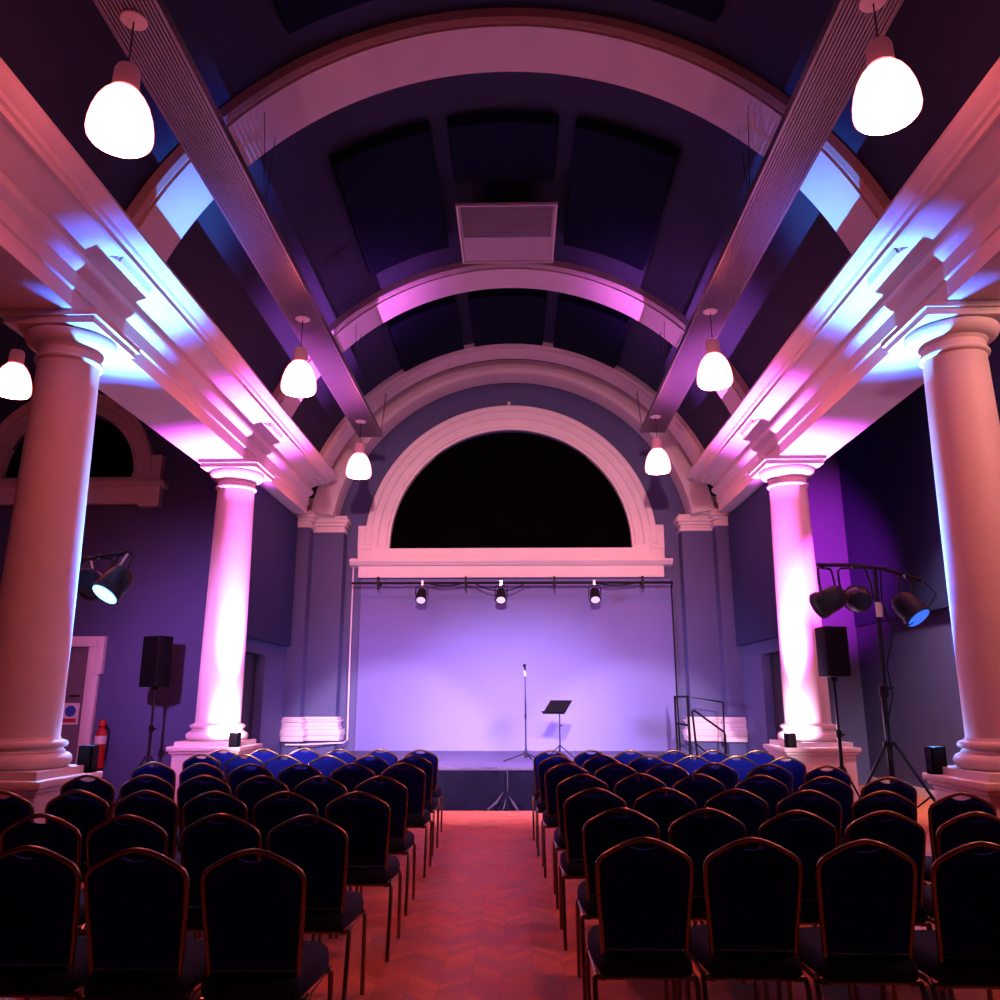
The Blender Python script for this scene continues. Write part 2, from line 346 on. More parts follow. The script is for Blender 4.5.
# ------------------------------------------------------------------ columns
def column(x, y, label):
    t = thing('column', label, 'column', (x, y, 0), 'white columns along the nave')
    p = MB(); h = .43
    p.box(x-h, x+h, y-h, y+h, 0, .80); p.box(x-h-.04, x+h+.04, y-h-.04, y+h+.04, 0, .16)
    for e, a, b_ in ((.02, .76, .80), (.05, .80, .835), (.075, .835, .893)): p.box(x-h-e+.015, x+h+e-.015, y-h-e+.015, y+h+e-.015, a, b_)
    obj('pedestal', p, PLASTER, t, bevel=.012)
    bs = MB(); bs.box(x-.415, x+.415, y-.415, y+.415, .893, .955)
    pr = [(.30, .955)]
    pr += [(.345+.062*math.cos(a), 1.015+.06*math.sin(a)) for a in [(-PI/2+PI*i/12) for i in range(13)]]
    pr += [(.35, 1.085), (.335, 1.10), (.33, 1.115)]
    pr += [(.335+.03*math.cos(a), 1.142+.028*math.sin(a)) for a in [(-PI/2+PI*i/8) for i in range(9)]]
    pr += [(.325, 1.175)]
    bs.lathe(pr, (x, y, 0), 56)
    obj('base', bs, PLASTER, t, bevel=0)
    sh = [(.314, 1.17), (.300, 1.20)]+[(.298-.040*(i/16)**1.6, 1.20+(4.44-1.20)*i/16) for i in range(17)]+[(.264, 4.46)]
    obj('shaft', MB().lathe(sh, (x, y, 0), 64), PLASTER, t)
    cp = [(.255, 4.45), (.275, 4.46)]+[(.262+.026*math.cos(a), 4.485+.024*math.sin(a)) for a in [(-PI/2+PI*i/8) for i in range(9)]]
    cp += [(.262, 4.515), (.262, 4.57), (.275, 4.58), (.285, 4.60)]+[(.285+.10*math.sin(a), 4.70-.10*math.cos(a)) for a in [PI/2*i/8 for i in range(9)]]+[(.36, 4.715)]
    cm = MB().lathe(cp, (x, y, 0), 64); cm.box(x-.40, x+.40, y-.40, y+.40, 4.715, 4.775); cm.box(x-.43, x+.43, y-.43, y+.43, 4.775, 4.83)
    obj('capital', cm, PLASTER, t)
column(-XC, YN, 'nearer white column left of the chairs, pink lit with a blue edge')
column(4.03, YN, 'nearer white column right of the chairs, pink lit with a blue edge')
column(-XC, YF, 'farther white column left of the stage, washed in bright magenta light')
column(XC, YF, 'farther white column right of the stage, washed in bright magenta light')

# ------------------------------------------------------------------ acoustic panels
def vpanel(a0, a1, y0, y1, label):
    s = [(3.70, y0), (3.70, y1), (3.845, y1), (3.845, y0)]
    a0, a1 = math.radians(a0), math.radians(a1)
    tag(obj('acoustic_panel', MB().arcsweep(s, 0, ZC, a0, a1, 6), PANELF, smooth=False, bevel=.02), label, 'acoustic panel', 'dark acoustic panels on the vault')
for (y0, y1, yc, wh) in ((3.9, 6.15, 6.15, 'nearest vault bay'), (8.02, 10.5, 9.08, 'middle vault bay'), (12.15, 14.0, 14.0, 'farthest vault bay')):
    vpanel(-31.5, -13.3, y0, y1, f'dark acoustic panel at the left of the {wh}')
    vpanel(-10.3, 9.0, y0, yc, f'dark acoustic panel at the crown of the {wh}')
    vpanel(12.0, 30.5, y0, y1, f'dark acoustic panel at the right of the {wh}')
for sg, side in ((-1, 'left'), (1, 'right')):
    a, b_ = sorted((sg*4.095, sg*4.0))
    tag(obj('acoustic_panel', MB().box(a, b_, 12.3, 14.93, 2.42, 4.80), PANELB, smooth=False, bevel=.01), f'tall navy wall panel above the dark doorway {side} of the stage', 'acoustic panel', 'navy wall panels')
tag(obj('acoustic_panel', MB().box(XRW-.11, XRW-.005, 8.2, 15.45, 2.80, 6.5), PANELB, smooth=False, bevel=.01), 'long navy wall panel high on the right aisle wall behind the light stand', 'acoustic panel', 'navy wall panels')

# ceiling cassette
t = thing('ceiling_cassette', 'square white ceiling air cassette with grey grille below the vault crown', 'air conditioner', (-.01, 9.84, 7.55))
obj('casing', MB().box(-.40, .37, 9.78, 10.35, 7.56, 7.995), PANELF, t, bevel=.01)
obj('face_plate', MB().box(-.66, .63, 9.14, 10.55, 7.55, 7.575), DULLW, t, bevel=.008)
m_ = MB()
for k in range(16): m_.box(-.60, .57, 9.19+k*.045, 9.215+k*.045, 7.53, 7.56)
obj('grille', m_, GREYG, t, smooth=False)
obj('cover', MB().box(-.61, .58, 9.90, 10.50, 7.535, 7.552), DULLW, t, bevel=.006)
m_ = MB()
for a in (-.655, .605): m_.box(a, a+.02, 9.145, 10.545, 7.525, 7.552)
for a in (9.145, 10.525): m_.box(-.635, .605, a, a+.02, 7.525, 7.552)
obj('rim', m_, WHITE, t, smooth=False)

# ------------------------------------------------------------------ slatted trays carrying the pendants
for sg, side in ((-1, 'left'), (1, 'right')):
    t = thing('slatted_tray', f'long grey slatted tray hung below the {side} haunch of the vault', 'ceiling tray', (sg*2.52, 5, 6.06))
    zt_ = 6.06 if sg < 0 else 6.11
    m_ = MB(); x0 = sg*2.52-.20
    for k in range(15): m_.box(x0+k*.0275, x0+k*.0275+.018, YB+.1, 13.98, zt_, zt_+.025)
    obj('slats', m_, DUCT, t, smooth=False)
    m_ = MB(); m_.box(x0-.012, x0, YB+.1, 14.0, zt_-.005, zt_+.08); m_.box(x0+.403, x0+.415, YB+.1, 14.0, zt_-.005, zt_+.08)
    for y in range(-3, 15): m_.box(x0, x0+.403, y-.03, y+.03, zt_+.03, zt_+.07)
    obj('side_rails', m_, DUCT, t, smooth=False)
    obj('end_plate', MB().box(x0-.02, x0+.42, 13.35, 14.02, zt_+.025, zt_+.05), DUCT, t, smooth=False)
    for y in (YN, YF, 14.3, YN-4.61):
        yy = min(y, 13.9)
        for dx in (0.0, .40):
            xx = x0+dx; zt = ZC+math.sqrt(3.68**2-xx*xx)
            for q in (-.06, .06):
                obj('hanger_wire', MB().tube([(xx, yy+q*.3, zt_+.07), (xx, yy+q*3 if y < 14 else y+q, zt+.01)], 0.004, 5), BLACKM, t)

# ------------------------------------------------------------------ pendants
def make_pendant(x, y, label, ceil=6.055, up=0.0):
    t = thing('pendant_lamp', label, 'pendant lamp', (x, y, 5.02), 'lit dome pendant lamps')
    obj('ceiling_rose', MB().lathe([(.02, ceil-.014), (.082, ceil-.012), (.09, ceil-.006), (.09, ceil)], (x, y, 0), 28), WHITE, t)
    obj('cord', MB().tube([(x, y, ceil-.02), (x, y, 5.66+up)], .005, 6), BLACKM, t)
    obj('cap', MB().lathe([(.03, 5.67), (.07, 5.66), (.082, 5.63), (.086, 5.515), (.094, 5.48), (.075, 5.47)], (x, y, up), 32), CAPM, t)
    pr = [(.08, 5.48), (.105, 5.46), (.137, 5.42), (.168, 5.36), (.192, 5.285), (.206, 5.205), (.209, 5.145), (.202, 5.115), (.188, 5.105)]
    sh = obj('shade', MB().lathe(pr, (x, y, up), 40), SHADE, t)
    obj('diffuser', MB().lathe([(.187, 5.106), (.183, 5.096), (.10, 5.088), (.005, 5.086)], (x, y, up), 40), DIFFUSER, sh)
    return t
def dup(t, loc, label):
    r = t.copy(); C.objects.link(r); r.location = loc; r['label'] = label
    for ch in list(t.children):
        c = ch.copy(); C.objects.link(c); c.parent = r
        for g in ch.children:
            d = g.copy(); C.objects.link(d); d.parent = c
    return r
pend = make_pendant(-2.53, 4.67, 'lit dome pendant lamp hanging from the left tray, nearest and largest')
for x, y, lab in ((-2.53, 9.25, 'lit dome pendant lamp hanging from the left tray, middle of its three'), (-2.53, 13.1, 'lit dome pendant lamp hanging from the left tray, beside the window arch'),
                  (2.47, 9.25, 'lit dome pendant lamp hanging from the right tray, middle of its three'),
                  (2.43, 13.1, 'lit dome pendant lamp hanging from the right tray, beside the window arch')):
    dup(pend, (x, y, 5.02 if x < 0 else 5.07), lab)
make_pendant(2.53, 4.67, 'lit dome pendant lamp hanging from the right tray, nearest and largest', 6.105, .10)
make_pendant(-6.03, 9.25, 'lit dome pendant lamp in the left aisle beside the nearer left column', ZA)
make_pendant(5.35, 9.25, 'unseen dome pendant lamp added to light the right aisle behind the nearer column', ZA)  # this pendant and the next are unseen, added to light the right aisle
make_pendant(5.35, 4.67, 'unseen dome pendant lamp added to light the right aisle before the nearer column', ZA)

# ------------------------------------------------------------------ uplighters
def uplighter(p, s, h, label, lens):
    x, y, z = p; z0 = .893
    t = thing('uplighter', label, 'uplighter', (x, y, z0), 'floor uplighters on the column pedestals')
    m_ = MB(); a = s/2
    for (x0, x1, y0, y1) in ((-a, -a+.012, -a, a), (a-.012, a, -a, a), (-a, a, -a, -a+.012), (-a, a, a-.012, a)): m_.box(x+x0, x+x1, y+y0, y+y1, z0, z0+h)
    m_.box(x-a, x+a, y-a, y+a, z0, z0+.02); bd = obj('body', m_, BLACKP, t, smooth=False)
    obj('lens', MB().lathe([(.001, z0+h-.014), (a-.016, z0+h-.014), (a-.016, z0+h-.004), (.001, z0+h-.004)], (x, y, 0), 20), lens, bd)
    obj('bracket', MB().tube([(x-a-.012, y, z0+.05), (x-a-.012, y, z0+h*.55), (x-a, y, z0+h*.55)], .006, 6), BLACKM, t)
uplighter(UP_NEAR[0], .12, .22, 'black box uplighter glowing blue on the nearer left column pedestal', LENSB)
uplighter(UP_NEAR[1], .12, .22, 'black box uplighter glowing blue on the nearer right column pedestal', LENSB)
uplighter(UP_FAR[0], .12, .18, 'black box uplighter at the foot of the magenta left column', LENSP)
uplighter(UP_FAR[1], .12, .18, 'black box uplighter at the foot of the magenta right column', LENSP)

# ------------------------------------------------------------------ stage
t = thing('stage', 'low black stage platform with a dark fabric skirt across the hall end', 'stage', (0, 12.0, 0))
obj('deck', MB().box(-3.0, 2.82, 12.0, YW-.04, .535, .58), DECK, t, bevel=.008)
obj('deck_edge', MB().box(-3.0, 2.82, 11.985, 12.0, 0.553, .578), EDGEM, t, smooth=False)
sk = MB(); nx, nz = 240, 16; vs = []
for i in range(nx+1):
    for j in range(nz+1):
        u = -2.99+5.80*i/nx; v = j/nz; z = .545*v+.005
        y = 12.03+.010*math.sin(u*9+1.3*math.sin(u*3.1))*(1-.4*v)+.006*math.sin(u*23+v*2)
        d = u+.055
        y -= .026*math.exp(-(d/.012)**2)*(.5+.5*v)
        for sl, wd, am in ((.34, .028, .035), (-.20, .022, .032), (.05, .015, .02)):
            y -= am*math.exp(-((d+sl*(.42-v)*1.0)/wd)**2)*max(0, 1-v/.45)
        vs.append((u, y, z))
sk.add(vs, [(i*(nz+1)+j, (i+1)*(nz+1)+j, (i+1)*(nz+1)+j+1, i*(nz+1)+j+1) for i in range(nx) for j in range(nz)])
obj('skirt', sk, SKIRT, t, angle=80)
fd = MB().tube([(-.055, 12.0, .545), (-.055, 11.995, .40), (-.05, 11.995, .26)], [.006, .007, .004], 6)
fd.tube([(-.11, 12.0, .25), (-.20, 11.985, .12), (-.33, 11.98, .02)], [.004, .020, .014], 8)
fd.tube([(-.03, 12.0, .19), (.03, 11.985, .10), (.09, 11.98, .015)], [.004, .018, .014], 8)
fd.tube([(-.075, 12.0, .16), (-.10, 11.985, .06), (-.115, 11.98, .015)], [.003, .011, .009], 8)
obj('reflection_streak', fd, STREAK, t)  # tubes shaped like the pale reflection of a thin stand
m_ = MB().box(-2.99, -2.96, 12.05, YW-.04, 0, .535); m_.box(2.78, 2.81, 12.05, YW-.04, 0, .535); obj('side_panel', m_, SKIRT, t, smooth=False)
# steps
t = thing('stage_steps', 'black stage steps with sloping handrails at the right end of the stage', 'steps', (3.3, 14, 0))
for k, z in enumerate((.39, .20)):
    x0 = 2.86+.29*k
    obj('tread', MB().box(x0, x0+.28, 13.42, 14.55, z-.04, z), DECK, t, bevel=.006)
    obj('riser', MB().box(x0, x0+.02, 13.44, 14.53, 0, z-.04), BLACKM, t, smooth=False)
obj('handrail', MB().tube([(2.92, 13.40, .0), (2.84, 13.40, 1.32), (2.86, 13.40, 1.335), (3.32, 13.40, 1.0), (3.33, 13.40, .96), (3.34, 13.42, 0)], .017, 8), MATTEB, t)
obj('handrail_bar', MB().tube([(2.875, 13.41, .82), (3.33, 13.41, .44)], .013, 8), MATTEB, t)
obj('handrail', MB().tube([(3.0, 14.56, .0), (3.0, 14.56, 1.545), (3.60, 14.56, 1.45), (3.61, 14.56, 1.42), (3.58, 14.56, 0)], .014, 8), MATTEB, t)
t = thing('guard_rail', 'black metal guard rail along the right edge of the stage', 'guard rail', (2.80, 13.9, .58))
for y in (13.5, 14.60): obj('post', MB().box(2.785, 2.815, y-.016, y+.016, .58, 1.555), MATTEB, t, smooth=False)
for z in (1.54, 1.10): obj('rail', MB().box(2.787, 2.813, 13.5, 14.6, z-.016, z+.016), MATTEB, t, smooth=False)

# microphone stand and microphone
t = thing('microphone_stand', 'slim straight microphone stand at the middle of the stage front', 'microphone stand', (.215, 13.1, .58))
obj('pole', MB().tube([(.215, 13.1, .64), (.213, 13.1, 1.30), (.211, 13.1, 1.86)], [.012, .011, .008], 8), BLACKM, t)
obj('collar', MB().lathe([(.014, 1.20), (.017, 1.21), (.017, 1.27), (.014, 1.28)], (.213, 13.1, 0), 12), BLACKP, t)
obj('hub', MB().lathe([(.012, .63), (.024, .64), (.026, .70), (.018, .75), (.012, .78)], (.215, 13.1, 0), 14), BLACKM, t)
for a in (200, 320, 75):
    a = math.radians(a); obj('leg', MB().tube([(.215, 13.1, .70), (.215+.36*math.cos(a), 13.1+.36*math.sin(a), .59)], .010, 6), BLACKM, t)
obj('clip', MB().tube([(.211, 13.1, 1.85), (.21, 13.09, 1.90), (.20, 13.075, 1.93)], [.016, .02, .015], 8), DULLW, t)
t = thing('microphone', 'small handheld microphone in the clip atop the microphone stand', 'microphone', (.211, 13.1, 1.86))
obj('handle', MB().tube([(.215, 13.12, 1.86), (.212, 13.09, 1.945), (.207, 13.07, 1.99)], [.011, .014, .016], 10), BLACKP, t)
obj('grille', MB().lathe([(.004, -.03), (.02, -.022), (.026, -.004), (.024, .014), (.012, .026), (.002, .028)], (.203, 13.055, 2.01), 14), GRILLE, t)
# music stand
t = thing('music_stand', 'black music stand with tilted desk right of the microphone stand', 'music stand', (.78, 13.8, .58))
R = rotz(-.70) @ rotx(-.80)
dk = MB(); dk.obox((.74, 13.8, 1.375), (.44, .012, .30), R)
lip = MB(); lip.obox(Vector((.74, 13.8, 1.375))+R @ Vector((0, -.025, -.147)), (.44, .05, .010), R)
obj('desk', dk, MATTEB, t, smooth=False); obj('ledge', lip, MATTEB, t, smooth=False)
obj('pole', MB().tube([(.775, 13.85, .66), (.775, 13.85, 1.0), (.775, 13.845, 1.36)], [.013, .011, .010], 8), BLACKM, t)
obj('knob', MB().tube([(.765, 13.85, 1.08), (.82, 13.84, 1.085)], .009, 6), BLACKP, t)
for a in (215, 330, 95):
    a = math.radians(a); obj('leg', MB().tube([(.773, 13.85, .78), (.773+.25*math.cos(a), 13.85+.25*math.sin(a), .59)], .009, 6), BLACKM, t)

# lighting bar on the back wall
t = thing('lighting_bar', 'black horizontal lighting bar fixed under the window sill', 'lighting bar', (0, 15.3, 3.6))
obj('bar', MB().tube([(-3.02, 15.32, 3.62), (3.0, 15.32, 3.62)], .026, 10), BLACKM, t)
for x in (-2.52, -.87, .79, 2.44):
    k = MB().box(x-.02, x+.02, 15.29, 15.35, 3.50, 3.74); k.box(x-.015, x+.015, 15.33, YW-.032, 3.60, 3.64); obj('wall_bracket', k, BLACKM, t, smooth=False)
def swag(pts, r=.012):
    return MB().tube(pts, r, 6)
def catenary(a, b_, sag, n=10):
    a, b_ = Vector(a), Vector(b_); return [a.lerp(b_, i/n)-Vector((0, 0, sag*4*(i/n)*(1-i/n))) for i in range(n+1)]
for a, b_, sg in (((-.72, 15.30, 3.62), (-.27, 15.22, 3.46), .03), ((-.12, 15.22, 3.46), (.25, 15.30, 3.62), .03), ((-1.6, 15.30, 3.61), (-.9, 15.3, 3.61), .04), ((1.55, 15.30, 3.60), (2.4, 15.3, 3.62), .04)):
    obj('cable', swag(catenary(a, b_, sg)), BLACKP, t)
for x, lab in ((-1.68, 'black stage spotlight hanging at the left of the lighting bar'), (-.205, 'black stage spotlight hanging at the middle of the lighting bar'), (1.53, 'black stage spotlight hanging at the right of the lighting bar')):
    t = thing('stage_spotlight', lab, 'spotlight', (x, 15.2, 3.58), 'spotlights under the lighting bar')
    ax = rotx(math.radians(-40))   # local -z points down and towards the audience
    cc = Vector((x, 15.18, 3.37))
    pr = [(.03, .13), (.075, .12), (.085, .07), (.095, -.08), (.105, -.10), (.105, -.13), (.085, -.13)]
    cn = obj('can', MB().lathe(pr, cc, 24, ax), BLACKM, t)
    obj('lens', MB().lathe([(.001, -.128), (.082, -.128), (.082, -.118), (.001, -.118)], cc+ax @ Vector((0, 0, -.004)), 24, ax), LENS, cn)
    obj('yoke', MB().tube([cc+Vector((-.11, 0, 0)), (x-.115, 15.22, 3.50), (x-.08, 15.27, 3.56), (x+.08, 15.27, 3.56), (x+.115, 15.22, 3.50), cc+Vector((.11, 0, 0))], .010, 6), BLACKM, t)
    obj('clamp', MB().box(x-.02, x+.02, 15.27, 15.31, 3.55, 3.66), CHROME, t, smooth=False)
tag(obj('power_cable', MB().tube([(3.0, 15.33, 3.62), (3.02, 15.60, 3.55), (3.03, 15.62, 2.4), (3.04, 15.62, .7), (3.04, 15.62, .0)], .013, 6), BLACKP), 'thin black cable running down the wall right of the stage', 'cable')
t = thing('conduit', 'thin white conduit running down the wall left of the stage backdrop', 'conduit', (-3.05, 15.66, .8))
obj('pipe', MB().tube([(-3.06, 15.63, 4.06), (-3.06, 15.63, 2.5), (-3.04, 15.63, .77), (-3.05, 15.30, .74), (-3.7, 15.0, .72), (-4.0, 14.95, .72)], .015, 8), WHITE, t)
obj('junction_box', MB().box(-3.12, -3.0, 15.58, YW-.001, 4.04, 4.14), WHITE, t, bevel=.008)
tag(obj('sensor', MB().box(-.085, -.02, YW-.05, YW+.005, 7.27, 7.34), WHITE, bevel=.01), 'tiny white sensor box on the wall above the window arch', 'sensor')

# ------------------------------------------------------------------ speakers on stands
def speaker(x, y, z0, z1, wd, rz, label, lab2, zt):
    R = rotz(rz)
    t = thing('loudspeaker', label, 'loudspeaker', (x, y, z0), 'black loudspeakers on stands')
    m_ = MB(); hw = wd/2; dp = .28
    poly = [(-hw, -dp/2), (hw, -dp/2), (hw*.72, dp/2), (-hw*.72, dp/2)]
    m_.prism(poly, z0, z1, 'Z'); m_.v = [tuple(R @ Vector((a, b_, 0))+Vector((x, y, c))) for a, b_, c in m_.v]
    cab = obj('cabinet', m_, BLACKP, t, bevel=.012)
    g = MB().obox(Vector((x, y, (z0+z1)/2))+R @ Vector((0, -dp/2-.006, .01)), (wd-.04, .012, z1-z0-.07), R); obj('grille', g, GRILLE, cab, smooth=False)
    obj('side_handle', MB().obox(Vector((x, y, (z0+z1)/2))+R @ Vector((hw*.92, 0, 0)), (.03, .10, .05), R), BLACKM, cab, smooth=False)
    obj('pole_socket', MB().lathe([(.035, z0-.05), (.04, z0-.04), (.04, z0+.002)], (x, y, 0), 14), BLACKM, t)
    s = thing('speaker_stand', lab2, 'speaker stand', (x, y, 0), 'speaker tripod stands')
    obj('pole', MB().tube([(x, y, .10), (x, y, 1.1), (x, y, 1.101), (x, y, z0-.045)], [.022, .022, .017, .017], 10), BLACKM, s)
    obj('collar', MB().lathe([(.022, 1.05), (.034, 1.06), (.034, 1.13), (.02, 1.14)], (x, y, 0), 12), BLACKP, s)
    obj('knob', MB().tube([(x, y, 1.09), (x+.07, y-.01, 1.09)], .012, 6), BLACKP, s)
    for k in range(3):
        a = zt+2*PI*k/3; obj('leg', MB().tube([(x+.03*math.cos(a), y+.03*math.sin(a), .72), (x+.48*math.cos(a), y+.48*math.sin(a), .012)], .012, 6), BLACKM, s)
        obj('brace', MB().tube([(x+.02*math.cos(a), y+.02*math.sin(a), .22), (x+.26*math.cos(a), y+.26*math.sin(a), .35)], .008, 6), BLACKM, s)
    return s
speaker(3.92, 10.25, 1.76, 2.36, .31, .22, 'black loudspeaker on a pole before the farther right column', 'black speaker stand before the farther right column pedestal', .5)
sl = speaker(-5.12, 12.0, 1.67, 2.39, .36, -.5, 'black loudspeaker on a pole in front of the purple left wall', 'black speaker stand in front of the purple left wall', .9)

# ------------------------------------------------------------------ par cans on light stands
def par_can(pos, hang, aim, label, lens=None):
    p = Vector(pos); d = (Vector(aim)-p).normalized(); q = d.to_track_quat('Z', 'Y').to_matrix()
    t = thing('par_can', label, 'par can light', pos, 'par cans on the light stands')
    pr = [(.05, -.16), (.09, -.155), (.12, -.11), (.135, -.02), (.135, .09), (.150, .10), (.150, .15), (.125, .15)]
    bd = obj('body', MB().lathe(pr, p, 28, q), BLACKM, t)
    obj('lens', MB().lathe([(.001, .151), (.128, .151), (.128, .157), (.001, .157)], p, 24, q), lens or LENSC, bd)
    sd = q @ Vector((1, 0, 0)); sd.z = 0; sd.normalize(); h = Vector(hang)
    obj('yoke', MB().tube([p+sd*.15, p+sd*.155+(h-p)*.5, h+sd*.14-Vector((0, 0, .03)), h+sd*.11, h-sd*.11, h-sd*.14-Vector((0, 0, .03)), p-sd*.155+(h-p)*.5, p-sd*.15], .012, 6), BLACKM, t)
    obj('knob', MB().tube([p+sd*.14, p+sd*.19], .02, 8), BLACKP, t)
    obj('clamp', MB().tube([h-Vector((0, 0, .01)), h+Vector((0, 0, .035))], .02, 8), CHROME, t)
LENSC = mat('lavender_lens', (0.1, 0.08, 0.2), 0.2, emit=(0.45, 0.30, 1.0), estr=2.5)
LOGS = None
# right stand
t = thing('light_stand', 'tall black tripod light stand with a crossbar in the right aisle', 'light stand', (4.0, 9.0, 0))
px, py = 3.98, 9.0
obj('pole', MB().tube([(px-.02, py, .12), (px-.02, py, 1.6), (px, py, 1.601), (px+.03, py, 2.90)], [.030, .030, .023, .023], 10), BLACKM, t)
obj('crossbar', MB().tube([(3.36, 8.92, 2.92), (3.7, 8.95, 2.925), (4.1, 9.0, 2.89), (4.52, 9.05, 2.77)], .022, 8), BLACKM, t)
obj('collar', MB().lathe([(.032, 1.52), (.048, 1.53), (.048, 1.64), (.028, 1.65)], (px-.01, py, 0), 14), BLACKP, t)
obj('collar', MB().lathe([(.032, 1.02), (.055, 1.03), (.055, 1.07), (.032, 1.08)], (px-.02, py, 0), 14), BLACKP, t)
obj('knob', MB().tube([(px, py, 1.60), (px+.09, py-.02, 1.62)], .013, 6), BLACKP, t)
for a in (188, 308, 68):
    a = math.radians(a); ca, sa = math.cos(a), math.sin(a)
    obj('leg', MB().tube([(px+.04*ca, py+.04*sa, 1.06), (px+.72*ca, py+.72*sa, .015)], .016, 8), BLACKM, t)
    obj('brace', MB().tube([(px+.02*ca, py+.02*sa, .30), (px+.36*ca, py+.36*sa, .56)], .009, 6), BLACKM, t)
obj('tag', MB().box(px-.02, px+.055, py-.035, py-.028, 2.36, 2.52), LABELM, t, smooth=False)
obj('cable', MB().tube([(4.05, 8.96, 2.86), (4.02, 8.93, 2.5), (4.10, 8.92, 2.2), (4.0, 8.94, 1.85), (4.03, 8.94, 1.55), (3.93, 8.94, 1.2), (3.96, 8.94, .6), (4.0, 8.9, .02)], .008, 6), BLACKP, t)
obj('cable', MB().tube([(4.52, 8.98, 2.74), (4.62, 8.95, 2.60), (4.50, 8.93, 2.45), (4.30, 8.92, 2.28), (4.12, 8.92, 2.26), (4.03, 8.93, 2.40)], .008, 6), BLACKP, t)
par_can((3.44, 8.86, 2.53), (3.44, 8.93, 2.885), (0.2, 12.8, .65), 'par can light at the left end of the right stand crossbar')
par_can((3.76, 8.90, 2.54), (3.74, 8.955, 2.89), (5.5, 15.6, 3.9), 'par can light nearest the pole of the right stand')
par_can((4.32, 8.98, 2.46), (4.33, 9.02, 2.79), (4.72, 8.48, 1.69), 'par can light at the right end of the right stand, glowing blue', LENSB)
# left stand
px, py = -4.42, 8.25
t = thing('light_stand', 'black tripod light stand mostly hidden behind the nearer left column', 'light stand', (px, py, 0))
obj('pole', MB().tube([(px, py, .12), (px, py, 2.92)], .025, 10), BLACKM, t)
obj('crossbar', MB().tube([(-4.95, 8.45, 2.90), (-4.2, 8.15, 2.90), (-3.75, 7.97, 2.92)], .022, 8), BLACKM, t)
for a in (100, 220, 340):
    a = math.radians(a); ca, sa = math.cos(a), math.sin(a)
    obj('leg', MB().tube([(px+.04*ca, py+.04*sa, 1.06), (px+.6*ca, py+.6*sa, .015)], .016, 8), BLACKM, t)
obj('cable', MB().tube([(-3.75, 7.93, 2.90), (-3.9, 7.9, 2.62), (-4.05, 7.95, 2.60), (-4.2, 8.1, 2.85)], .012, 6), LABELM, t)
par_can((-3.82, 7.88, 2.60), (-3.80, 7.99, 2.90), (-4.17, 7.38, 1.80), 'par can light beside the nearer left column, glowing cyan below', LENSA)
par_can((-4.16, 8.05, 2.63), (-4.14, 8.13, 2.89), (-5.0, 13.0, 1.9), 'par can light half hidden behind the nearer left column')
par_can((-4.77, 8.37, 2.60), (-4.76, 8.38, 2.89), (-0.1, 12.6, .65), 'par can light at the hidden end of the left stand, aimed at the stage')

# ------------------------------------------------------------------ left aisle: door, sign, extinguisher
dx = -6.42
d = struct('door_1', MB().box(-7.50, -6.62, YLE-.03, YLE-.002, 0.0, 2.30), DOORG, smooth=False)
f = MB()
for a, b_ in ((-6.62, -6.44), (-7.68, -7.50)): f.box(a, b_, YLE-.10, YLE-.001, 0, 2.30)
f.box(-6.50, -6.38, YLE-.11, YLE-.001, 1.88, 2.46); f.box(-7.74, -7.62, YLE-.11, YLE-.001, 1.88, 2.46)
f.box(-7.62, -6.50, YLE-.11, YLE-.001, 2.30, 2.46)
obj('door_frame', f, PLASTER, d, bevel=.01)
obj('handle', MB().tube([(-6.72, YLE-.03, 1.55), (-6.72, YLE-.09, 1.55), (-6.84, YLE-.09, 1.55)], .014, 6), BLACKM, d)
sg_ = obj('door_notice', MB().box(-6.95, -6.69, YLE-.042, YLE-.031, 1.12, 1.44), WHITE, smooth=False); tag(sg_, 'white door notice with a blue disc above a red band', 'sign')
obj('blue_disc', MB().lathe([(.001, 0), (.085, 0), (.085, .003), (.001, .003)], (-6.82, YLE-.042, 1.32), 24, rotx(PI/2)), BLUEM, sg_)
obj('red_band', MB().box(-6.92, -6.72, YLE-.046, YLE-.041, 1.15, 1.21), RED, sg_, smooth=False)
ex, ey = -6.24, YLE-.16
t = thing('fire_extinguisher', 'red fire extinguisher with a pale label on the wall beside the door', 'fire extinguisher', (ex, ey, .50))
obj('cylinder', MB().lathe([(.03, .48), (.075, .49), (.085, .52), (.085, .98), (.075, 1.03), (.04, 1.07), (.03, 1.09)], (ex, ey, 0), 28), RED, t)
obj('label_band', MB().lathe([(.0855, .84), (.088, .842), (.088, .958), (.0855, .96)], (ex, ey, 0), 28), LABELM, t)
obj('valve', MB().lathe([(.03, 1.085), (.055, 1.10), (.06, 1.15), (.045, 1.19), (.02, 1.20)], (ex, ey, 0), 16), RED, t)
obj('hose', MB().tube([(ex+.04, ey, 1.13), (ex+.12, ey-.01, 1.05), (ex+.11, ey-.01, .8), (ex+.10, ey-.02, .62)], .012, 6), BLACKP, t)
obj('wall_hook', MB().box(ex-.03, ex+.03, ey+.06, YLE, .9, .95), BLACKM, t, smooth=False)

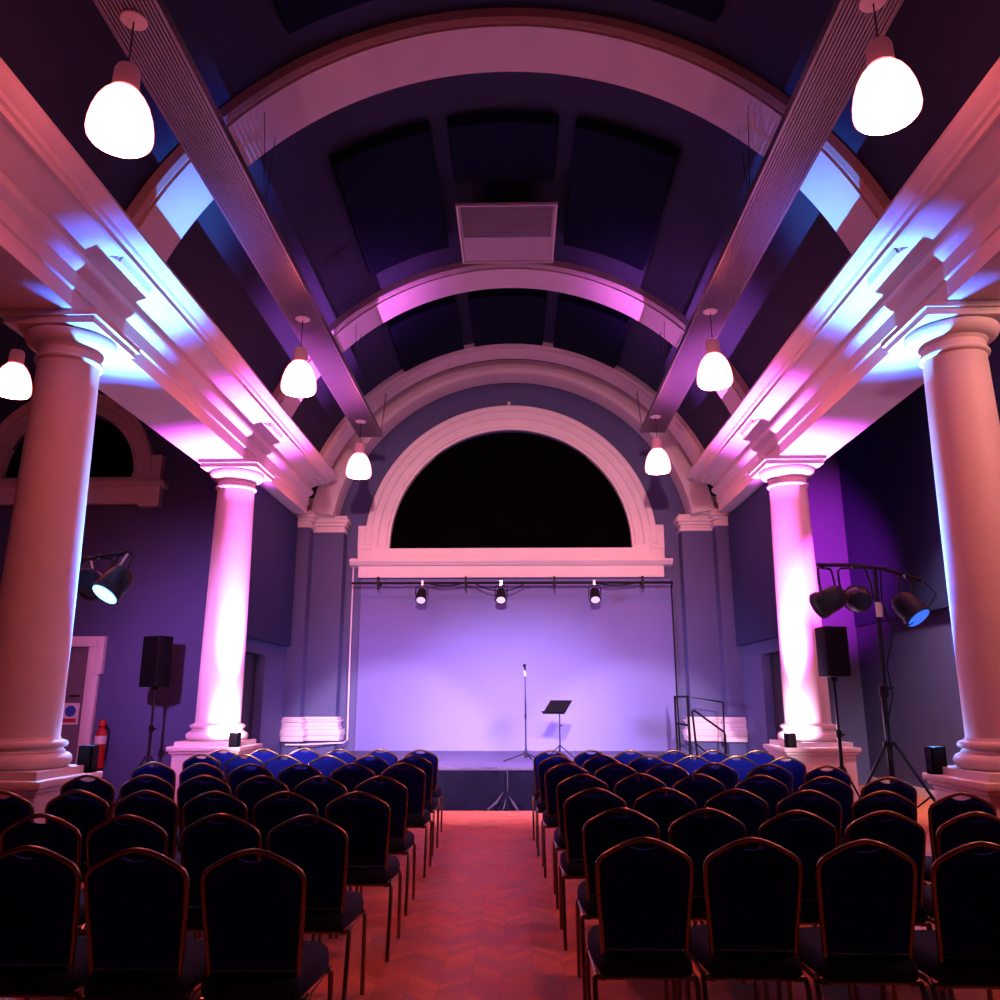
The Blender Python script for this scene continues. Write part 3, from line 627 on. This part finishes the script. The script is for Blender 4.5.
# ------------------------------------------------------------------ banquet chairs
def camel(hw, zb, zs, zt, n=10, wb=None):
    # outline of the back, from the bottom right up over the top to the bottom left, as (x, z)
    wb = wb or hw
    pts = [(wb, zb), (wb+(hw-wb)*.45, zb+(zs-zb)*.45), (hw-.004, zb+(zs-zb)*.8), (hw, zs)]
    pts += [(hw-.003, zs+.018), (hw-.013, zs+.036), (hw-.032, zs+.051)]
    x0, z0 = hw-.032, zs+.051
    for i in range(1, n+1):
        u = i/n; x = x0*(1-u); z = z0+(zt-z0)*(1-(1-u)**1.25*1.0)
        z = z0+(zt-z0)*(.18*u+.82*math.sin(u*PI/2))
        pts.append((x, z))
    return pts+[(-x, z) for x, z in pts[::-1][1:]]
def yb(z): return -.185-.115*max(0, (z-.44)/.5)    # the back leans towards the audience's rear
def make_chair(loc, label):
    t = thing('banquet_chair', label, 'chair', (0, 0, 0), 'rows of banquet chairs')
    fr = camel(.190, .40, .832, .945, 10, .160)
    obj('back_frame', MB().tube([(x, yb(z), z) for x, z in fr], .0115, 8), GOLD, t, angle=60)
    pad = camel(.181, .515, .828, .934, 10, .157)
    # a shallow hand hole under the crest
    pad = [(x, z-(.030*max(0, 1-(abs(x)/.062)**2) if z > .88 else 0)) for x, z in pad]
    n = len(pad); vs = []; fs = []
    cx_, cz_ = 0, .69
    def ring(sc, off): return [(x*sc, yb(cz_+(z-cz_)*sc)+off, cz_+(z-cz_)*sc) for x, z in pad]
    rings = [ring(.86, -.022), ring(.95, -.020), ring(1.0, -.008), ring(1.0, .012), ring(.95, .030), ring(.82, .040)]
    for r in rings: vs += r
    for k in range(len(rings)-1):
        for i in range(n): fs.append((k*n+i, k*n+(i+1) % n, (k+1)*n+(i+1) % n, (k+1)*n+i))
    fs.append(tuple(range(n))); fs.append(tuple((len(rings)-1)*n+i for i in range(n))[::-1])
    obj('backrest', MB().add(vs, fs), FABRIC, t, angle=60)
    # seat cushion: rounded front, straight rear
    def seatring(sc, z):
        o = []
        base = [(-.160, -.243), (.160, -.243), (.185, -.215), (.204, .0), (.206, .14), (.19, .205), (.145, .235), (.07, .248), (-.07, .248), (-.145, .235), (-.19, .205), (-.206, .14), (-.204, .0), (-.185, -.215)]
        for x, y in base: o.append((x*sc, .02+(y-.02)*sc, z))
        return o
    vs = []; fs = []; rs = [seatring(.95, .415), seatring(1.0, .425), seatring(1.01, .455), seatring(.985, .485), seatring(.90, .503), seatring(.60, .512)]
    n = 14
    for r in rs: vs += r
    for k in range(len(rs)-1):
        for i in range(n): fs.append((k*n+i, k*n+(i+1) % n, (k+1)*n+(i+1) % n, (k+1)*n+i))
    fs.append(tuple(range(n))); fs.append(tuple((len(rs)-1)*n+i for i in range(n))[::-1])
    obj('seat', MB().add(vs, fs), SEATF, t, angle=60)
    sf = MB().tube([(-.198, -.19, .405), (.198, -.19, .405), (.200, .20, .405), (-.200, .20, .405), (-.198, -.19, .405)], .011, 8)
    sf.tube([(-.160, -.19, .40), (-.200, -.19, .405)], .011, 8); sf.tube([(.160, -.19, .40), (.200, -.19, .405)], .011, 8)
    obj('seat_frame', sf, GOLD, t)
    for s in (-1, 1):
        obj('leg', MB().tube([(s*.196, -.14, .41), (s*.204, -.185, .40), (s*.206, -.205, .37), (s*.204, -.24, .16), (s*.202, -.27, .004)], .0115, 8), GOLD, t)
        obj('leg', MB().tube([(s*.200, .16, .41), (s*.203, .205, .395), (s*.204, .212, .36), (s*.201, .225, .004)], .0115, 8), GOLD, t)
    return t
LC = [[(-0.90,3.30),(-1.36,3.31),(-1.78,3.35)],
 [(-0.93,4.24),(-1.39,4.27),(-1.80,4.22),(-2.25,4.25)],
 [(-0.94,5.28),(-1.36,5.27),(-1.78,5.28),(-2.22,5.32),(-2.63,5.34),(-3.00,5.27)],
 [(-0.94,6.32),(-1.36,6.32),(-1.79,6.35),(-2.25,6.36),(-2.68,6.38),(-3.10,6.37)],
 [(-0.92,7.60),(-1.39,7.53),(-1.80,7.47),(-2.22,7.46),(-2.71,7.56),(-3.19,7.67)],
 [(-0.96,8.60),(-1.40,8.60),(-1.83,8.65),(-2.27,8.64),(-2.74,8.79),(-3.17,8.78)],
 [(-1.00,9.61),(-1.47,9.69),(-1.93,9.68),(-2.40,9.87),(-2.82,9.76),(-3.24,9.65)]]
RC = [[(0.61,3.60),(1.07,3.60),(1.50,3.56),(1.90,3.52)],
 [(0.66,4.54),(1.09,4.53),(1.52,4.46),(1.95,4.45),(2.34,4.42)],
 [(0.60,5.52),(1.05,5.53),(1.48,5.48),(1.91,5.43),(2.34,5.39),(2.74,5.31)],
 [(0.60,6.53),(1.06,6.58),(1.48,6.55),(1.91,6.47),(2.32,6.36),(2.75,6.33)],
 [(0.53,7.63),(0.98,7.64),(1.42,7.65),(1.86,7.66),(2.29,7.55),(2.70,7.39)],
 [(0.49,8.61),(0.95,8.71),(1.41,8.72),(1.86,8.69),(2.31,8.66),(2.73,8.53)],
 [(0.47,9.54),(0.91,9.55),(1.35,9.56),(1.83,9.57),(2.27,9.58),(2.77,9.59)]]
ORD = ['first', 'second', 'third', 'fourth', 'fifth', 'sixth', 'seventh']
proto = None
for blk, side in ((LC, 'left'), (RC, 'right')):
    for r, row in enumerate(blk):
        rw = 'rearmost' if r == 0 else ('front' if r == 6 else ORD[r]+' from rear')
        xs = [p[0] for p in row]
        for it in range(60):               # chairs in a row stand side by side without touching
            for k in range(len(xs)-1):
                g = .442-abs(xs[k+1]-xs[k])
                if g > 0:
                    sgn = 1 if xs[k+1] > xs[k] else -1
                    xs[k] -= sgn*g*.5; xs[k+1] += sgn*g*.5
        row = [(xx, p[1]) for xx, p in zip(xs, row)]
        for k, (x, y) in enumerate(row):
            at = 'on the aisle' if k == 0 else f'{ORD[k]} from aisle'
            lab = f'gold-framed navy banquet chair, {side} block, {rw} row, {at}'
            loc = (x, y+.29, 0)
            if proto is None:
                proto = make_chair(loc, lab); c = proto; c.location = loc
            else: c = dup(proto, loc, lab)
            c.rotation_euler = (0, 0, math.radians(random.uniform(-.8, .8)+(.8 if side == 'left' else -.8)*k*.6))
